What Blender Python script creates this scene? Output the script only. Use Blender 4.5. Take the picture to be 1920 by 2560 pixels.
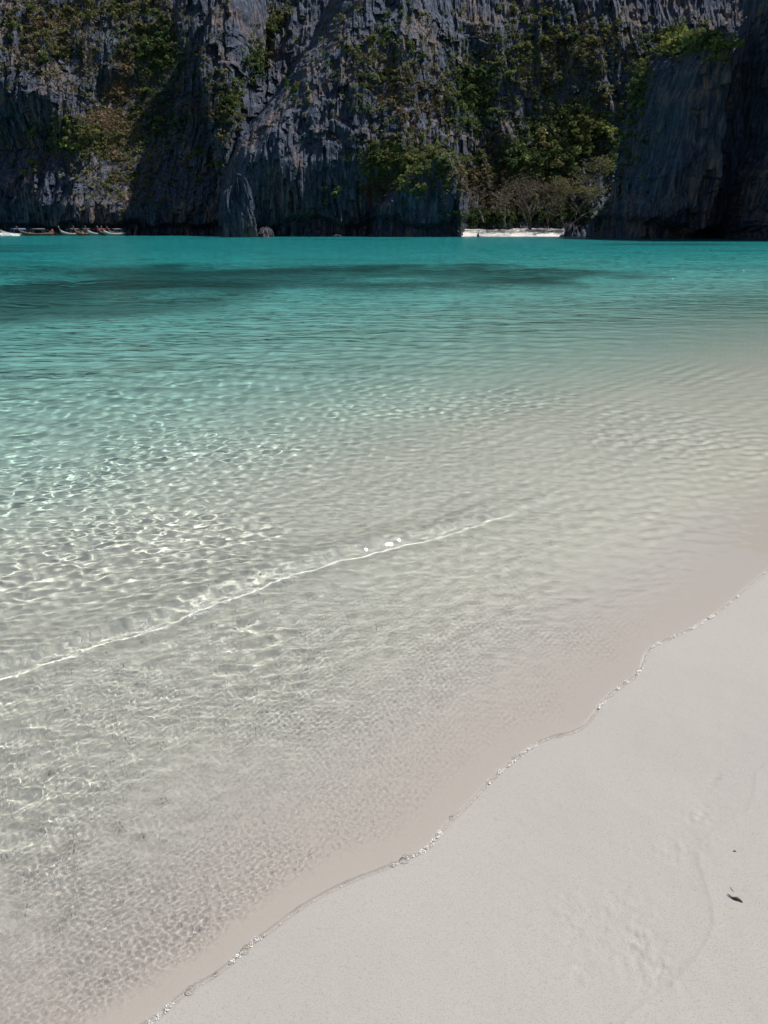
import bpy, bmesh, math, random
import numpy as np

# ------------------------------------------------------------------ scene, camera, sky, sun
for o in list(bpy.data.objects):
    bpy.data.objects.remove(o, do_unlink=True)
scene = bpy.context.scene
COL = scene.collection
R = math.radians
random.seed(7)

CAM_H = 1.62                 # eye height above the still water
PITCH = R(21.4)              # camera looks down by this much
FPX = 1800.0                 # focal length in pixels of the 1920 x 2560 photograph
cam_data = bpy.data.cameras.new('camera')
cam = bpy.data.objects.new('camera', cam_data)
COL.objects.link(cam)
cam.location = (0, 0, CAM_H)
cam.rotation_euler = (R(90) - PITCH, 0, 0)
cam_data.sensor_fit = 'VERTICAL'
cam_data.sensor_height = 36
cam_data.lens = 36 * FPX / 2560
cam_data.clip_start = 0.02
cam_data.clip_end = 3000
scene.camera = cam

SUN_EL, SUN_AZ = R(60), R(72)        # azimuth from straight ahead (+Y) towards the right (+X)
world = bpy.data.worlds.new('World')
scene.world = world
world.use_nodes = True
wn = world.node_tree
bg = wn.nodes['Background']
sky = wn.nodes.new('ShaderNodeTexSky')
sky.sky_type = 'NISHITA'
sky.sun_disc = False
sky.sun_elevation = SUN_EL
sky.sun_rotation = SUN_AZ
sky.air_density = 1.0
sky.dust_density = 0.3
sky.ozone_density = 1.5
wn.links.new(sky.outputs[0], bg.inputs[0])
bg.inputs[1].default_value = 0.06

sun_data = bpy.data.lights.new('sun', 'SUN')
sun_data.energy = 4.7
sun_data.angle = R(0.53)
sun_data.color = (1.0, 0.968, 0.915)
sun_data.cycles.is_caustics_light = True
sun = bpy.data.objects.new('sun', sun_data)
COL.objects.link(sun)
SUN_DIR = (math.cos(SUN_EL) * math.sin(SUN_AZ), math.cos(SUN_EL) * math.cos(SUN_AZ), math.sin(SUN_EL))
from mathutils import Vector
sun.rotation_euler = Vector(SUN_DIR).to_track_quat('Z', 'Y').to_euler()
sun.location = (60, 30, 120)

vs = scene.view_settings
vs.view_transform = 'Standard'
vs.look = 'None'
vs.exposure = 0.15
vs.gamma = 1.0
vs.use_curve_mapping = False
cy = scene.cycles
cy.max_bounces = 7
cy.diffuse_bounces = 2
cy.glossy_bounces = 3
cy.transmission_bounces = 5
cy.transparent_max_bounces = 12
cy.volume_bounces = 0
cy.caustics_reflective = False
cy.caustics_refractive = True
cy.sample_clamp_indirect = 4.0
cy.use_denoising = True
cy.use_adaptive_sampling = True
cy.adaptive_threshold = 0.04
cy.adaptive_min_samples = 20

# ------------------------------------------------------------------ from the photograph's pixels to the place
CP, SP = math.cos(PITCH), math.sin(PITCH)
def ray(px, py):
    u = (px - 960) / FPX
    v = (1280 - py) / FPX
    return Vector((u, CP + v * SP, -SP + v * CP))
def ground(px, py, z=0.0):
    d = ray(px, py)
    t = (z - CAM_H) / d.z
    return Vector((d.x * t, d.y * t, z))
def at(px, py, Y):
    d = ray(px, py)
    t = Y / d.y
    return Vector((d.x * t, Y, CAM_H + d.z * t))

# ------------------------------------------------------------------ noise helpers (numpy)
def _hash(ix, iy, iz, seed):
    h = (ix.astype(np.int64) * 374761393 + iy.astype(np.int64) * 668265263 + iz.astype(np.int64) * 2147483647 + seed * 974634777) & 0xFFFFFFFF
    h = ((h ^ (h >> 13)) * 1274126177) & 0xFFFFFFFF
    h = (h ^ (h >> 16)) & 0xFFFFFF
    return h.astype(np.float64) / 0xFFFFFF
def vnoise(x, y, seed=0):
    x = np.asarray(x, float); y = np.asarray(y, float)
    ix = np.floor(x); iy = np.floor(y)
    fx = x - ix; fy = y - iy
    fx = fx * fx * fx * (fx * (fx * 6 - 15) + 10); fy = fy * fy * fy * (fy * (fy * 6 - 15) + 10)
    z = np.zeros_like(ix)
    a = _hash(ix, iy, z, seed); b = _hash(ix + 1, iy, z, seed)
    c = _hash(ix, iy + 1, z, seed); d = _hash(ix + 1, iy + 1, z, seed)
    return (a + (b - a) * fx) * (1 - fy) + (c + (d - c) * fx) * fy
def fbm(x, y, seed=0, octaves=4, gain=0.5, lac=2.03):
    s = 0.0; a = 1.0; n = 0.0
    for i in range(octaves):
        s = s + a * (vnoise(x, y, seed + i * 17) * 2 - 1); n += a
        x = np.asarray(x) * lac + 3.1; y = np.asarray(y) * lac + 1.7; a *= gain
    return s / n
def sstep(a, b, x):
    t = np.clip((np.asarray(x, float) - a) / (b - a), 0, 1)
    return t * t * (3 - 2 * t)

def signed_dist(x, y, pts):
    """distance to a polyline; positive on its left side when walking along it; also the arc length of the foot"""
    best = np.full(x.shape, 1e9); sign = np.ones(x.shape); arc = np.zeros(x.shape); L = 0.0
    for (ax, ay), (bx, by) in zip(pts[:-1], pts[1:]):
        dx, dy = bx - ax, by - ay
        l2 = dx * dx + dy * dy; l = math.sqrt(l2)
        t = np.clip(((x - ax) * dx + (y - ay) * dy) / l2, 0, 1)
        ex = x - (ax + t * dx); ey = y - (ay + t * dy)
        d = np.sqrt(ex * ex + ey * ey)
        m = d < best - 1e-9
        best = np.where(m, d, best)
        sign = np.where(m, np.sign(dx * (y - ay) - dy * (x - ax) + 1e-12), sign)
        arc = np.where(m, L + t * l, arc)
        L += l
    return best * sign, arc

# ------------------------------------------------------------------ material helpers
def new_mat(name):
    m = bpy.data.materials.new(name)
    m.use_nodes = True
    m.node_tree.nodes.clear()
    return m, m.node_tree
class NT:
    def __init__(s, tree): s.t = tree
    def n(s, kind, **kw):
        nd = s.t.nodes.new('ShaderNode' + kind)
        for k, v in kw.items(): setattr(nd, k, v)
        return nd
    def l(s, a, b): s.t.links.new(a, b)
    def noise(s, vec, scale, detail=4, rough=0.55):
        nd = s.n('TexNoise'); nd.inputs['Scale'].default_value = scale; nd.inputs['Detail'].default_value = detail
        nd.inputs['Roughness'].default_value = rough
        if vec is not None: s.l(vec, nd.inputs['Vector'])
        return nd.outputs['Fac']
    def ramp(s, fac, stops):
        nd = s.n('ValToRGB'); cr = nd.color_ramp
        while len(cr.elements) < len(stops): cr.elements.new(0.5)
        for e, (p, c) in zip(cr.elements, stops):
            e.position = p; e.color = (*c, 1) if len(c) == 3 else c
        s.l(fac, nd.inputs[0]); return nd.outputs[0]
    def mix(s, fac, a, b, mode='MIX'):
        nd = s.n('Mix', data_type='RGBA', blend_type=mode)
        for sock, v in ((nd.inputs[0], fac), (nd.inputs[6], a), (nd.inputs[7], b)):
            if isinstance(v, bpy.types.NodeSocket): s.l(v, sock)
            elif isinstance(v, (int, float)): sock.default_value = v
            else: sock.default_value = (*v, 1)
        return nd.outputs[2]
    def math(s, op, a, b=0.0, c=0.0):
        nd = s.n('Math', operation=op)
        for sock, v in zip(nd.inputs, (a, b, c)):
            if isinstance(v, bpy.types.NodeSocket): s.l(v, sock)
            else: sock.default_value = v
        return nd.outputs[0]
    def mapping(s, vec, scale=(1, 1, 1), rot=(0, 0, 0)):
        nd = s.n('Mapping'); nd.inputs['Scale'].default_value = scale; nd.inputs['Rotation'].default_value = rot
        s.l(vec, nd.inputs['Vector']); return nd.outputs[0]

def link_mesh(name, verts, faces, mat=None, parent=None, smooth=True):
    me = bpy.data.meshes.new(name)
    verts = np.asarray(verts, np.float32)
    faces = np.asarray(faces, np.int32)
    nv, nf, k = len(verts), len(faces), faces.shape[1]
    me.vertices.add(nv); me.vertices.foreach_set('co', verts.ravel())
    me.loops.add(nf * k); me.loops.foreach_set('vertex_index', faces.ravel())
    me.polygons.add(nf)
    me.polygons.foreach_set('loop_start', np.arange(0, nf * k, k, dtype=np.int32))
    me.polygons.foreach_set('use_smooth', np.full(nf, smooth))
    me.update(calc_edges=True)
    o = bpy.data.objects.new(name, me)
    COL.objects.link(o)
    if mat: me.materials.append(mat)
    if parent: o.parent = parent
    return o
def grid_faces(nr, nc, flip=False):
    i = np.arange(nr - 1)[:, None] * nc + np.arange(nc - 1)[None, :]
    f = np.stack([i, i + 1, i + nc + 1, i + nc], -1).reshape(-1, 4)
    return f[:, ::-1] if flip else f
def tag(o, label=None, cat=None, group=None, kind=None):
    if label: o['label'] = label
    if cat: o['category'] = cat
    if group: o['group'] = group
    if kind: o['kind'] = kind
    return o

# ------------------------------------------------------------------ shoreline and sea floor
SHORE_PX = [(382,2560),(474,2477),(532,2448),(579,2413),(613,2376),(683,2326),(741,2280),(810,2239),(880,2205),(961,2176),
            (1018,2150),(1070,2127),(1094,2095),(1123,2060),(1169,2019),(1227,1956),(1261,1927),(1308,1886),(1366,1848),
            (1447,1832),(1476,1805),(1516,1748),(1562,1713),(1603,1684),(1620,1626),(1666,1603),(1759,1562),(1840,1499),(1920,1429)]
shore = [(p.x, p.y) for p in (ground(*q) for q in SHORE_PX)]
shore = [(-14, -8.5), (-5, -2.6), (-2.2, -0.3), (-1.2, 0.55)] + shore
ex, ey = shore[-1]
shore += [(ex + .35, ey + .34), (ex + .8, ey + .62), (ex + 1.6, ey + 1.35), (ex + 4, ey + 3.2), (ex + 9, ey + 7.0), (ex + 25, ey + 16), (ex + 70, ey + 30), (ex + 160, ey + 45)]
# rounded with one pass of corner cutting and a little small-scale wander
def chaikin(p):
    q = [p[0]]
    for a, b in zip(p[:-1], p[1:]):
        q += [(a[0] * .75 + b[0] * .25, a[1] * .75 + b[1] * .25), (a[0] * .25 + b[0] * .75, a[1] * .25 + b[1] * .75)]
    return q + [p[-1]]
shore = chaikin(shore)

DEPTH_D = [-60, -20, -6, -2, -0.6, -0.15, -0.003, 0.006, 0.2, 0.6, 1.2, 2.0, 2.9, 3.6, 4.6, 6, 9, 14, 22, 40, 70, 400]
DEPTH_Z = [2.6, 1.2, .42, .15, .042, .0095, .0008, -.0022, -.012, -.028, -.05, -.078, -.135, -.24, -.41, -.60, -.88, -1.25, -1.9, -2.8, -3.6, -4.4]
def sand_height(x, y, detail=True):
    d, arc = signed_dist(x, y, shore)
    z = np.interp(d, DEPTH_D, DEPTH_Z)
    if detail:
        wet = sstep(0.1, 2.0, d)
        z = z + wet * 0.018 * fbm(x * 0.9, y * 0.9, 5, 3) * np.clip(d / 3, 0, 1)
        far = sstep(3, 9, d)
        z = z + far * 0.14 * fbm(x * 0.11, y * 0.11, 9, 3)
    return z, d, arc
# polar grid round the foot of the camera: fine near the eye, coarse far away
def polar_grid(r_list, th_list, cx=0.0, cy=0.0):
    r = np.asarray(r_list)[:, None]; t = np.asarray(th_list)[None, :]
    return cx + r * np.sin(t), cy + r * np.cos(t)
def r_rows(step_px, r0, r1):
    """radii whose spacing follows the eye's height: about step_px of a 1024-high picture each, never below 4 mm"""
    rs = [r0]
    while rs[-1] < r1:
        r = rs[-1]
        st = step_px if r < 30 else step_px * 1.6
        dr = st / 720.0 * (r * r + CAM_H ** 2) / CAM_H
        rs.append(r + max(0.0032, min(dr, 0.035 * r + 0.2, 6.0)))
    return rs
def th_cols(step_px, half, outer):
    st = step_px / 720.0
    core = list(np.arange(-half, half + st, st))
    left = []; t = -half; s = st
    while t > -outer:
        s *= 1.12; t -= min(s, 0.06); left.append(t)
    right = [-v for v in left]
    return left[::-1] + core + right

# ---- sand
sm, st_ = new_mat('white_coral_sand'); N = NT(st_)
geo = N.n('NewGeometry'); P_ = geo.outputs['Position']
big = N.noise(P_, 0.9, 3); fine = N.noise(P_, 260, 3, 0.7); grain = N.noise(P_, 900, 2, 0.8)
col = N.ramp(big, [(0.3, (0.378, 0.357, 0.332)), (0.5, (0.398, 0.372, 0.343)), (0.7, (0.416, 0.386, 0.352))])
col = N.mix(N.ramp(fine, [(0.30, (1, 1, 1)), (0.50, (0, 0, 0))]), col, (0.310, 0.284, 0.255))
col = N.mix(N.ramp(grain, [(0.28, (0.55, 0.55, 0.55)), (0.40, (0, 0, 0))]), col, (0.27, 0.245, 0.22))
weed = N.n('Attribute', attribute_name='weed'); wetn = N.n('Attribute', attribute_name='wet')
weedtex = N.noise(N.mapping(P_, (0.8, 1.6, 1)), 1.6, 5, 0.65)
under = N.n('Attribute', attribute_name='under').outputs['Fac']      # submerged sand painted lighter to make up for light lost in the water
col = N.mix(under, col, N.ramp(big, [(0.3, (0.412, 0.392, 0.332)), (0.7, (0.440, 0.416, 0.350))]))
col = N.mix(N.math('MULTIPLY', wetn.outputs['Fac'], 0.9), col, (0.388, 0.346, 0.302))
weedcol = N.ramp(weedtex, [(0.35, (0.020, 0.022, 0.016)), (0.62, (0.075, 0.065, 0.042))])
col = N.mix(weed.outputs['Fac'], col, weedcol)
pb = N.n('BsdfPrincipled'); pb.inputs['Roughness'].default_value = 0.85; pb.inputs['Specular IOR Level'].default_value = 0.25
N.l(col, pb.inputs['Base Color'])
bmp = N.n('Bump'); bmp.inputs['Strength'].default_value = 0.35; bmp.inputs['Distance'].default_value = 0.002
N.l(N.math('ADD', fine, N.math('MULTIPLY', grain, 0.5)), bmp.inputs['Height']); N.l(bmp.outputs[0], pb.inputs['Normal'])
out = N.n('OutputMaterial'); N.l(pb.outputs[0], out.inputs[0])

rs = np.array(r_rows(2.6, 0.30, 300)); rs = np.array(sorted(set(rs[(rs < 0.9) | (rs > 2.5)]) | set(np.arange(0.9, 2.5, 0.0052)))); ths = np.array(th_cols(3.6, R(40), R(88))); ths = np.array(sorted(set(ths[(ths < R(8)) | (ths > R(41))]) | set(np.arange(R(8), R(41), 1.7 / 720))))
X, Y = polar_grid(rs, ths)
Z, D, ARC = sand_height(X, Y)
# relief on the dry sand: an old swash line, small scuffs and soft footprints
def bump_at(px, py, rx, ry, h, rot=0.0, power=2.0):
    g = ground(px, py, 0.03); c, s = math.cos(rot), math.sin(rot)
    u = ((X - g.x) * c + (Y - g.y) * s) / rx; v = (-(X - g.x) * s + (Y - g.y) * c) / ry
    return h * np.exp(-(u * u + v * v) ** (power / 2))
dry = sstep(-0.02, -0.2, D)
Z = Z + dry * (0.0022 * fbm(X * 4, Y * 4, 31, 4) + 0.0007 * fbm(X * 22, Y * 22, 37, 3))
swash = [(p.x, p.y) for p in (ground(a, b, 0.04) for a, b in [(1560,2560),(1590,2525),(1680,2470),(1725,2420),(1760,2370),(1782,2320),(1780,2270),(1765,2220),(1746,2160),(1750,2110),(1800,2060),(1860,2040),(1885,1990),(1890,1930),(1930,1900)])]
sd, _ = signed_dist(X, Y, swash)
near = np.abs(sd) < 0.2
wob = 0.75 + 0.45 * fbm(X * 9, Y * 9, 3, 3)
Z = Z + np.where(near, 0.0022 * wob * np.exp(-np.clip(np.where(sd < 0, -sd / 0.03, sd / 0.004), 0, 12)), 0)
for a in [(1450,2430,.028,.018,-.006,.5),(1462,2455,.012,.010,.006,.2),(1600,2365,.045,.030,-.007,.9),(1622,2375,.020,.010,.006,.9),(1790,1950,.05,.022,-.007,.8),(1808,1948,.03,.008,.008,.75),
          (1760,2040,.08,.05,-.006,.3),(1640,2440,.07,.05,-.005,.2),(1500,2300,.14,.10,-.004,.1),(1820,2050,.06,.03,.004,.4),(1700,2130,.09,.06,-.004,0)]:
    Z = Z + 0.45 * bump_at(*a) * (0.6 + 1.5 * fbm(X * 60, Y * 60, 51, 4))
verts = np.stack([X, Y, Z], -1).reshape(-1, 3)
sand = link_mesh('sandy_ground', verts, grid_faces(len(rs), len(ths)), sm)
tag(sand, kind='structure')
sand.cycles.is_caustics_receiver = True
# dark sea grass beds on the floor of the bay, outlined from the photograph
def bed(cx0, cy0, cx1, cy1, w):
    a = ground(cx0, cy0); b = ground(cx1, cy1)
    d, _ = signed_dist(X, Y, [(a.x, a.y), (b.x, b.y)])
    return np.abs(d) / w
wv = np.minimum(np.minimum(bed(-200, 735, 640, 690, 5.0), bed(420, 668, 1150, 672, 6.5)), bed(900, 700, 1250, 695, 2.6))
wv = wv + 0.9 * fbm(X * 0.13, Y * 0.13, 77, 4) + 1.2 * fbm(X * 0.35, Y * 0.7, 78, 5, 0.6)
W = sstep(1.5, 0.35, wv) * 0.93
W = W * (0.80 + 0.20 * sstep(-0.35, 0.25, fbm(X * 0.10, Y * 0.45, 83, 3)))
W = np.maximum(W, 0.55 * sstep(0.22, 0.6, fbm(X * 0.05, Y * 0.09, 79, 4)) * sstep(25, 60, D))
at_ = sand.data.attributes.new('weed', 'FLOAT', 'POINT'); at_.data.foreach_set('value', W.ravel().astype(np.float32))
at_ = sand.data.attributes.new('under', 'FLOAT', 'POINT'); at_.data.foreach_set('value', sstep(0.0, 0.9, D).ravel().astype(np.float32))
wet = sstep(-0.01, 0.02, D) * sstep(0.85, 0.05, D)
at_ = sand.data.attributes.new('wet', 'FLOAT', 'POINT'); at_.data.foreach_set('value', wet.ravel().astype(np.float32))

# ---- water: one closed body with a real rippled surface
wm, wt = new_mat('clear_sea_water'); N = NT(wt)
# the tint of the water deepens with how much of it lies below the surface (attribute 'depth', in metres)
dep = N.n('Attribute', attribute_name='depth').outputs['Fac']
def fade(k): return N.math('EXPONENT', N.math('MULTIPLY', dep, -k))
tint = N.n('CombineColor'); 
for i, k in enumerate((0.56, 0.104, 0.076)): N.l(N.math('MULTIPLY', fade(k), 1.3), tint.inputs[i])   # 1.3: light that the surface sends back down and the path lengths here leave out
refr = N.n('BsdfRefraction'); refr.inputs['IOR'].default_value = 1.333; refr.inputs['Roughness'].default_value = 0.0
N.l(tint.outputs[0], refr.inputs['Color'])
glo = N.n('BsdfGlossy'); N.l(N.math('MULTIPLY_ADD', N.n('Attribute', attribute_name='far').outputs['Fac'], 0.10, 0.02), glo.inputs['Roughness'])
fre = N.n('Fresnel'); fre.inputs['IOR'].default_value = 1.333
mx = N.n('MixShader'); N.l(fre.outputs[0], mx.inputs[0]); N.l(refr.outputs[0], mx.inputs[1]); N.l(glo.outputs[0], mx.inputs[2])
# the film at the swash edge is too thin to bend light visibly
thin = N.n('Attribute', attribute_name='film').outputs['Fac']
tr = N.n('BsdfTransparent'); mt = N.n('MixShader'); N.l(N.math('GREATER_THAN', thin, 0.5), mt.inputs[0]); N.l(refr.outputs[0], mt.inputs[1]); N.l(tr.outputs[0], mt.inputs[2])
N.l(mt.outputs[0], mx.inputs[1])
N.l(N.math('MULTIPLY', fre.outputs[0], N.math('MULTIPLY_ADD', thin, -0.9, 1.0)), mx.inputs[0])
out = N.n('OutputMaterial'); N.l(mx.outputs[0], out.inputs['Surface'])
# chop too small for the mesh, far out
geo = N.n('NewGeometry'); fr_ = N.n('Attribute', attribute_name='far').outputs['Fac']
ch = N.math('ADD', N.noise(N.mapping(geo.outputs['Position'], (0.55, 1, 1), (0, 0, 0.2)), 1.6, 2, 0.55), N.math('MULTIPLY', N.noise(N.mapping(geo.outputs['Position'], (0.6, 1, 1), (0, 0, -0.15)), 0.35, 2, 0.5), 1.6))
ch = N.math('ADD', ch, N.math('MULTIPLY', N.noise(N.mapping(geo.outputs['Position'], (0.35, 1, 1)), 4.5, 2, 0.5), 0.6))
ch = N.math('ADD', ch, N.math('MULTIPLY', N.noise(N.mapping(geo.outputs['Position'], (0.13, 1, 1)), 0.22, 3, 0.55), 3.6))
bp = N.n('Bump'); bp.inputs['Distance'].default_value = 0.20; N.l(fr_, bp.inputs['Strength']); N.l(ch, bp.inputs['Height'])
for nd in (refr, glo, fre): N.l(bp.outputs[0], nd.inputs['Normal'])

rng = np.random.default_rng(11)
rs = np.array(r_rows(0.85, 0.45, 330)); ths = np.array(th_cols(1.4, R(39.5), R(86)))
X, Y = polar_grid(rs, ths)
D, ARC = signed_dist(X, Y, shore)
cell = np.maximum(np.gradient(rs)[:, None], rs[:, None] * 1.4 / 720)
def waves(lams, amp_of, n_dir_spread, heading, seed):
    r_ = np.random.default_rng(seed); h = np.zeros_like(X)
    for lam in lams:
        a = heading + r_.normal() * n_dir_spread
        k = 2 * math.pi / lam
        fade = sstep(lam * 0.55, lam * 0.28, cell)          # a wave the grid cannot carry fades out
        if fade.max() <= 0: continue
        h += fade * amp_of(lam) * np.sin(k * (X * math.sin(a) + Y * math.cos(a)) + r_.uniform(0, 6.28) + 0.0)
    return h
# slowly varying warp so that crests bend and never line up over long distances
WX = X + 0.05 * fbm(X * 1.3, Y * 1.3, 61, 3); WY = Y + 0.05 * fbm(X * 1.3, Y * 1.3, 62, 3)
X0, Y0 = X, Y
X, Y = WX, WY
chop = waves(np.geomspace(0.09, 0.65, 58), lambda l: 0.0024 * l ** 0.74, 0.8, R(-12), 1)
mid = waves(np.geomspace(0.045, 0.20, 44), lambda l: 0.0050 * l, 0.65, R(-16), 2)
X = X0 + 0.012 * fbm(X0 * 6, Y0 * 6, 63, 3); Y = Y0 + 0.012 * fbm(X0 * 6, Y0 * 6, 64, 3)
cap = waves(np.geomspace(0.0090, 0.032, 64), lambda l: 0.0045 * l * (0.02 / l) ** 0.35, 3.0, 0, 3)
X, Y = X0, Y0
swell = waves(np.geomspace(1.3, 8, 26), lambda l: 0.0044 * l ** 0.95, 0.45, R(-4), 4)
patch = sstep(-0.35, 0.45, fbm(X * 1.7, Y * 1.7, 41, 4))
e_chop = sstep(2.4, 8.5, D)
e_mid = (0.6 * sstep(0.1, 0.5, D) + 0.65 * sstep(0.4, 1.3, D) - 0.5 * sstep(2.6, 5, D)) * (0.55 + 0.45 * sstep(7, 3, D)) * (0.5 + 0.7 * sstep(-0.3, 0.4, fbm(X * 0.8, Y * 0.8, 43, 3)))
e_cap = sstep(0.02, 0.14, D) * (0.85 + 0.25 * sstep(1.1, 0.2, D)) * sstep(7.5, 3.0, D) * (0.35 + 0.75 * patch)
H = swell * sstep(7, 24, D) + chop * e_chop + mid * e_mid + cap * e_cap
# the low breaker
CREST_PX = [(-500,1850),(-200,1752),(0,1682),(150,1640),(300,1585),(450,1535),(560,1493),(640,1462),(800,1405),(930,1378),(1050,1345),(1130,1330),(1200,1302),(1290,1272),(1400,1240),(1500,1216)]
crest = chaikin([(p.x, p.y) for p in (ground(*q) for q in CREST_PX)])
s, sa = signed_dist(X, Y, crest)
tot = sum(math.dist(a, b) for a, b in zip(crest[:-1], crest[1:]))
env = sstep(tot * 0.98, tot * 0.60, sa) * (0.75 + 0.25 * fbm(sa * 1.1, sa * 0 + 3.3, 71, 2))
s2 = s + 0.035 * fbm(sa * 2.2, sa * 0 + 1.1, 72, 4) + 0.006 * fbm(X * 14, Y * 14, 73, 3)
prof = np.where(s2 < 0, np.exp(-(s2 / 0.045) ** 2), np.exp(-(s2 / 0.19) ** 2))
H = H + 0.041 * env * prof - 0.008 * env * np.exp(-((s2 + 0.10) / 0.06) ** 2)
# rounded lip of the swash edge, sinking below the sand behind it
lip = 0.0090
Hs = lip * np.sqrt(np.clip((D + 0.003) / 0.009, 0, 1)) - 0.0012 * sstep(0.05, 0.30, D)
sandz = np.interp(D, DEPTH_D, DEPTH_Z)
Zw = np.where(D > -0.003, H * sstep(0.01, 0.15, D) + Hs, sandz - 0.006 - 0.8 * np.abs(D + 0.003))
Zw = np.where(D < -0.12, -0.09, Zw)
top = np.stack([X, Y, Zw], -1).reshape(-1, 3)
nr, nc = X.shape
# close the body: walls down to a floor well below the sand
ring = np.concatenate([np.arange(nc), np.arange(1, nr) * nc + nc - 1, (nr - 1) * nc + np.arange(nc - 2, -1, -1), np.arange(nr - 2, 0, -1) * nc])
low = top[ring].copy(); low[:, 2] = -9.0
allv = np.concatenate([top, low]); nt = len(top); m_ = len(ring)
nx = np.roll(np.arange(m_), -1)
walls = np.stack([ring, nt + np.arange(m_), nt + nx, ring[nx]], -1)
water = link_mesh('sea_water', allv, np.concatenate([grid_faces(nr, nc), walls]), wm)
bmw = bmesh.new(); bmw.from_mesh(water.data); bmw.verts.ensure_lookup_table()
bmw.faces.new([bmw.verts[nt + i] for i in range(m_ - 1, -1, -1)])
bmw.to_mesh(water.data); bmw.free()
tag(water, kind='structure')
dz = np.concatenate([np.clip(-sand_height(X, Y)[0], 0, 9).ravel(), np.full(m_, 4.0)]).astype(np.float32)
at_ = water.data.attributes.new('depth', 'FLOAT', 'POINT'); at_.data.foreach_set('value', dz)
water.cycles.is_caustics_caster = True
film = np.concatenate([(D < 0.0062).ravel(), np.zeros(m_, bool)]).astype(np.float32)
at_ = water.data.attributes.new('film', 'FLOAT', 'POINT'); at_.data.foreach_set('value', film)
farv = np.concatenate([(sstep(3.5, 14, D) * np.ones_like(X)).ravel(), np.zeros(m_)]).astype(np.float32)
at_ = water.data.attributes.new('far', 'FLOAT', 'POINT'); at_.data.foreach_set('value', farv)
print('TRIS water', len(water.data.polygons) * 2, 'sand', len(sand.data.polygons) * 2)
# ------------------------------------------------------------------ cliffs
rk, rt = new_mat('grey_limestone'); N = NT(rt)
geo = N.n('NewGeometry'); P_ = geo.outputs['Position']
streak = N.noise(N.mapping(P_, (1.1, 1.1, 0.16)), 1.0, 7, 0.68)
blot = N.noise(P_, 0.09, 4, 0.6)
grit = N.noise(N.mapping(P_, (1, 1, 0.45)), 1.9, 4, 0.65)
col = N.ramp(streak, [(0.30, (0.021, 0.029, 0.048)), (0.50, (0.066, 0.082, 0.120)), (0.70, (0.185, 0.208, 0.265))])
col = N.mix(N.ramp(grit, [(0.35, (0.45, 0.45, 0.45)), (0.6, (0, 0, 0))]), col, (0.022, 0.025, 0.033))
rust = N.math('MULTIPLY', N.ramp(blot, [(0.47, (0, 0, 0)), (0.60, (1, 1, 1))]), N.ramp(streak, [(0.44, (0, 0, 0)), (0.62, (0.75, 0.75, 0.75))]))
col = N.mix(rust, col, (0.27, 0.165, 0.105))
pb = N.n('BsdfPrincipled'); pb.inputs['Roughness'].default_value = 0.92; pb.inputs['Specular IOR Level'].default_value = 0.15
N.l(col, pb.inputs['Base Color'])
bmp = N.n('Bump'); bmp.inputs['Strength'].default_value = 0.7; bmp.inputs['Distance'].default_value = 0.35
N.l(N.math('ADD', grit, streak), bmp.inputs['Height']); N.l(bmp.outputs[0], pb.inputs['Normal'])
out = N.n('OutputMaterial'); N.l(pb.outputs[0], out.inputs[0])

def ridged(x, z, seed):
    return 1 - np.abs(2 * vnoise(x, z, seed) - 1)
def blocks(x, z, w, h, seed):
    """upright slabs of rock with crisp edges, each leaning back a little towards its broken top"""
    i = np.floor(x / w); o = np.zeros_like(i)
    q = z / (h * (0.6 + 0.8 * _hash(i, o, o, seed))) + 7 * _hash(i, o, o + 1, seed); j = np.floor(q)
    return _hash(i, j, o + 2, seed) - 0.45 * (q - j)
def flutes(x, z, seed, amp=1.0):
    xw = x + 1.6 * fbm(x * .11, z * .09, seed + 1, 3) + .45 * fbm(x * .5, z * .2, seed + 2, 3)
    zw = z + 3 * fbm(x * .13, z * .1, seed + 3, 3)
    big = 1.7 * ridged(xw / 8.0, zw / 34, seed + 4)
    med = 1.7 * ridged(xw / 3.1, zw / 20, seed + 5)
    sml = 1.1 * ridged(xw / 1.5, zw / 13, seed + 6) + 0.5 * ridged(xw / 0.8, zw / 7, seed + 7)
    where = 0.35 + 0.65 * sstep(-0.25, 0.3, fbm(x * .06, z * .05, seed + 8, 3))
    crag = 0.6 * fbm(x * .28, z * .22, seed + 9, 5, 0.58)
    q = zw / 7.5 + 1.4 * fbm(x * .08, z * .03, seed + 10, 3)
    fr = q - np.floor(q)
    ledge = 1.5 * (sstep(0.0, 0.22, fr) - fr) * sstep(-0.1, 0.4, fbm(x * .05, z * .06, seed + 11, 2))
    slabs = 1.6 * blocks(xw, zw, 2.9, 15, seed + 12) + 1.5 * blocks(xw, zw, 1.25, 10, seed + 13) + 0.8 * blocks(xw, zw, 0.66, 6, seed + 14)
    return -amp * (where * (big + 0.6 * med + 0.55 * sml) + slabs * (0.45 + 0.55 * where) + crag) + amp * ledge
LAYERS = []
from mathutils.bvhtree import BVHTree
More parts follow.
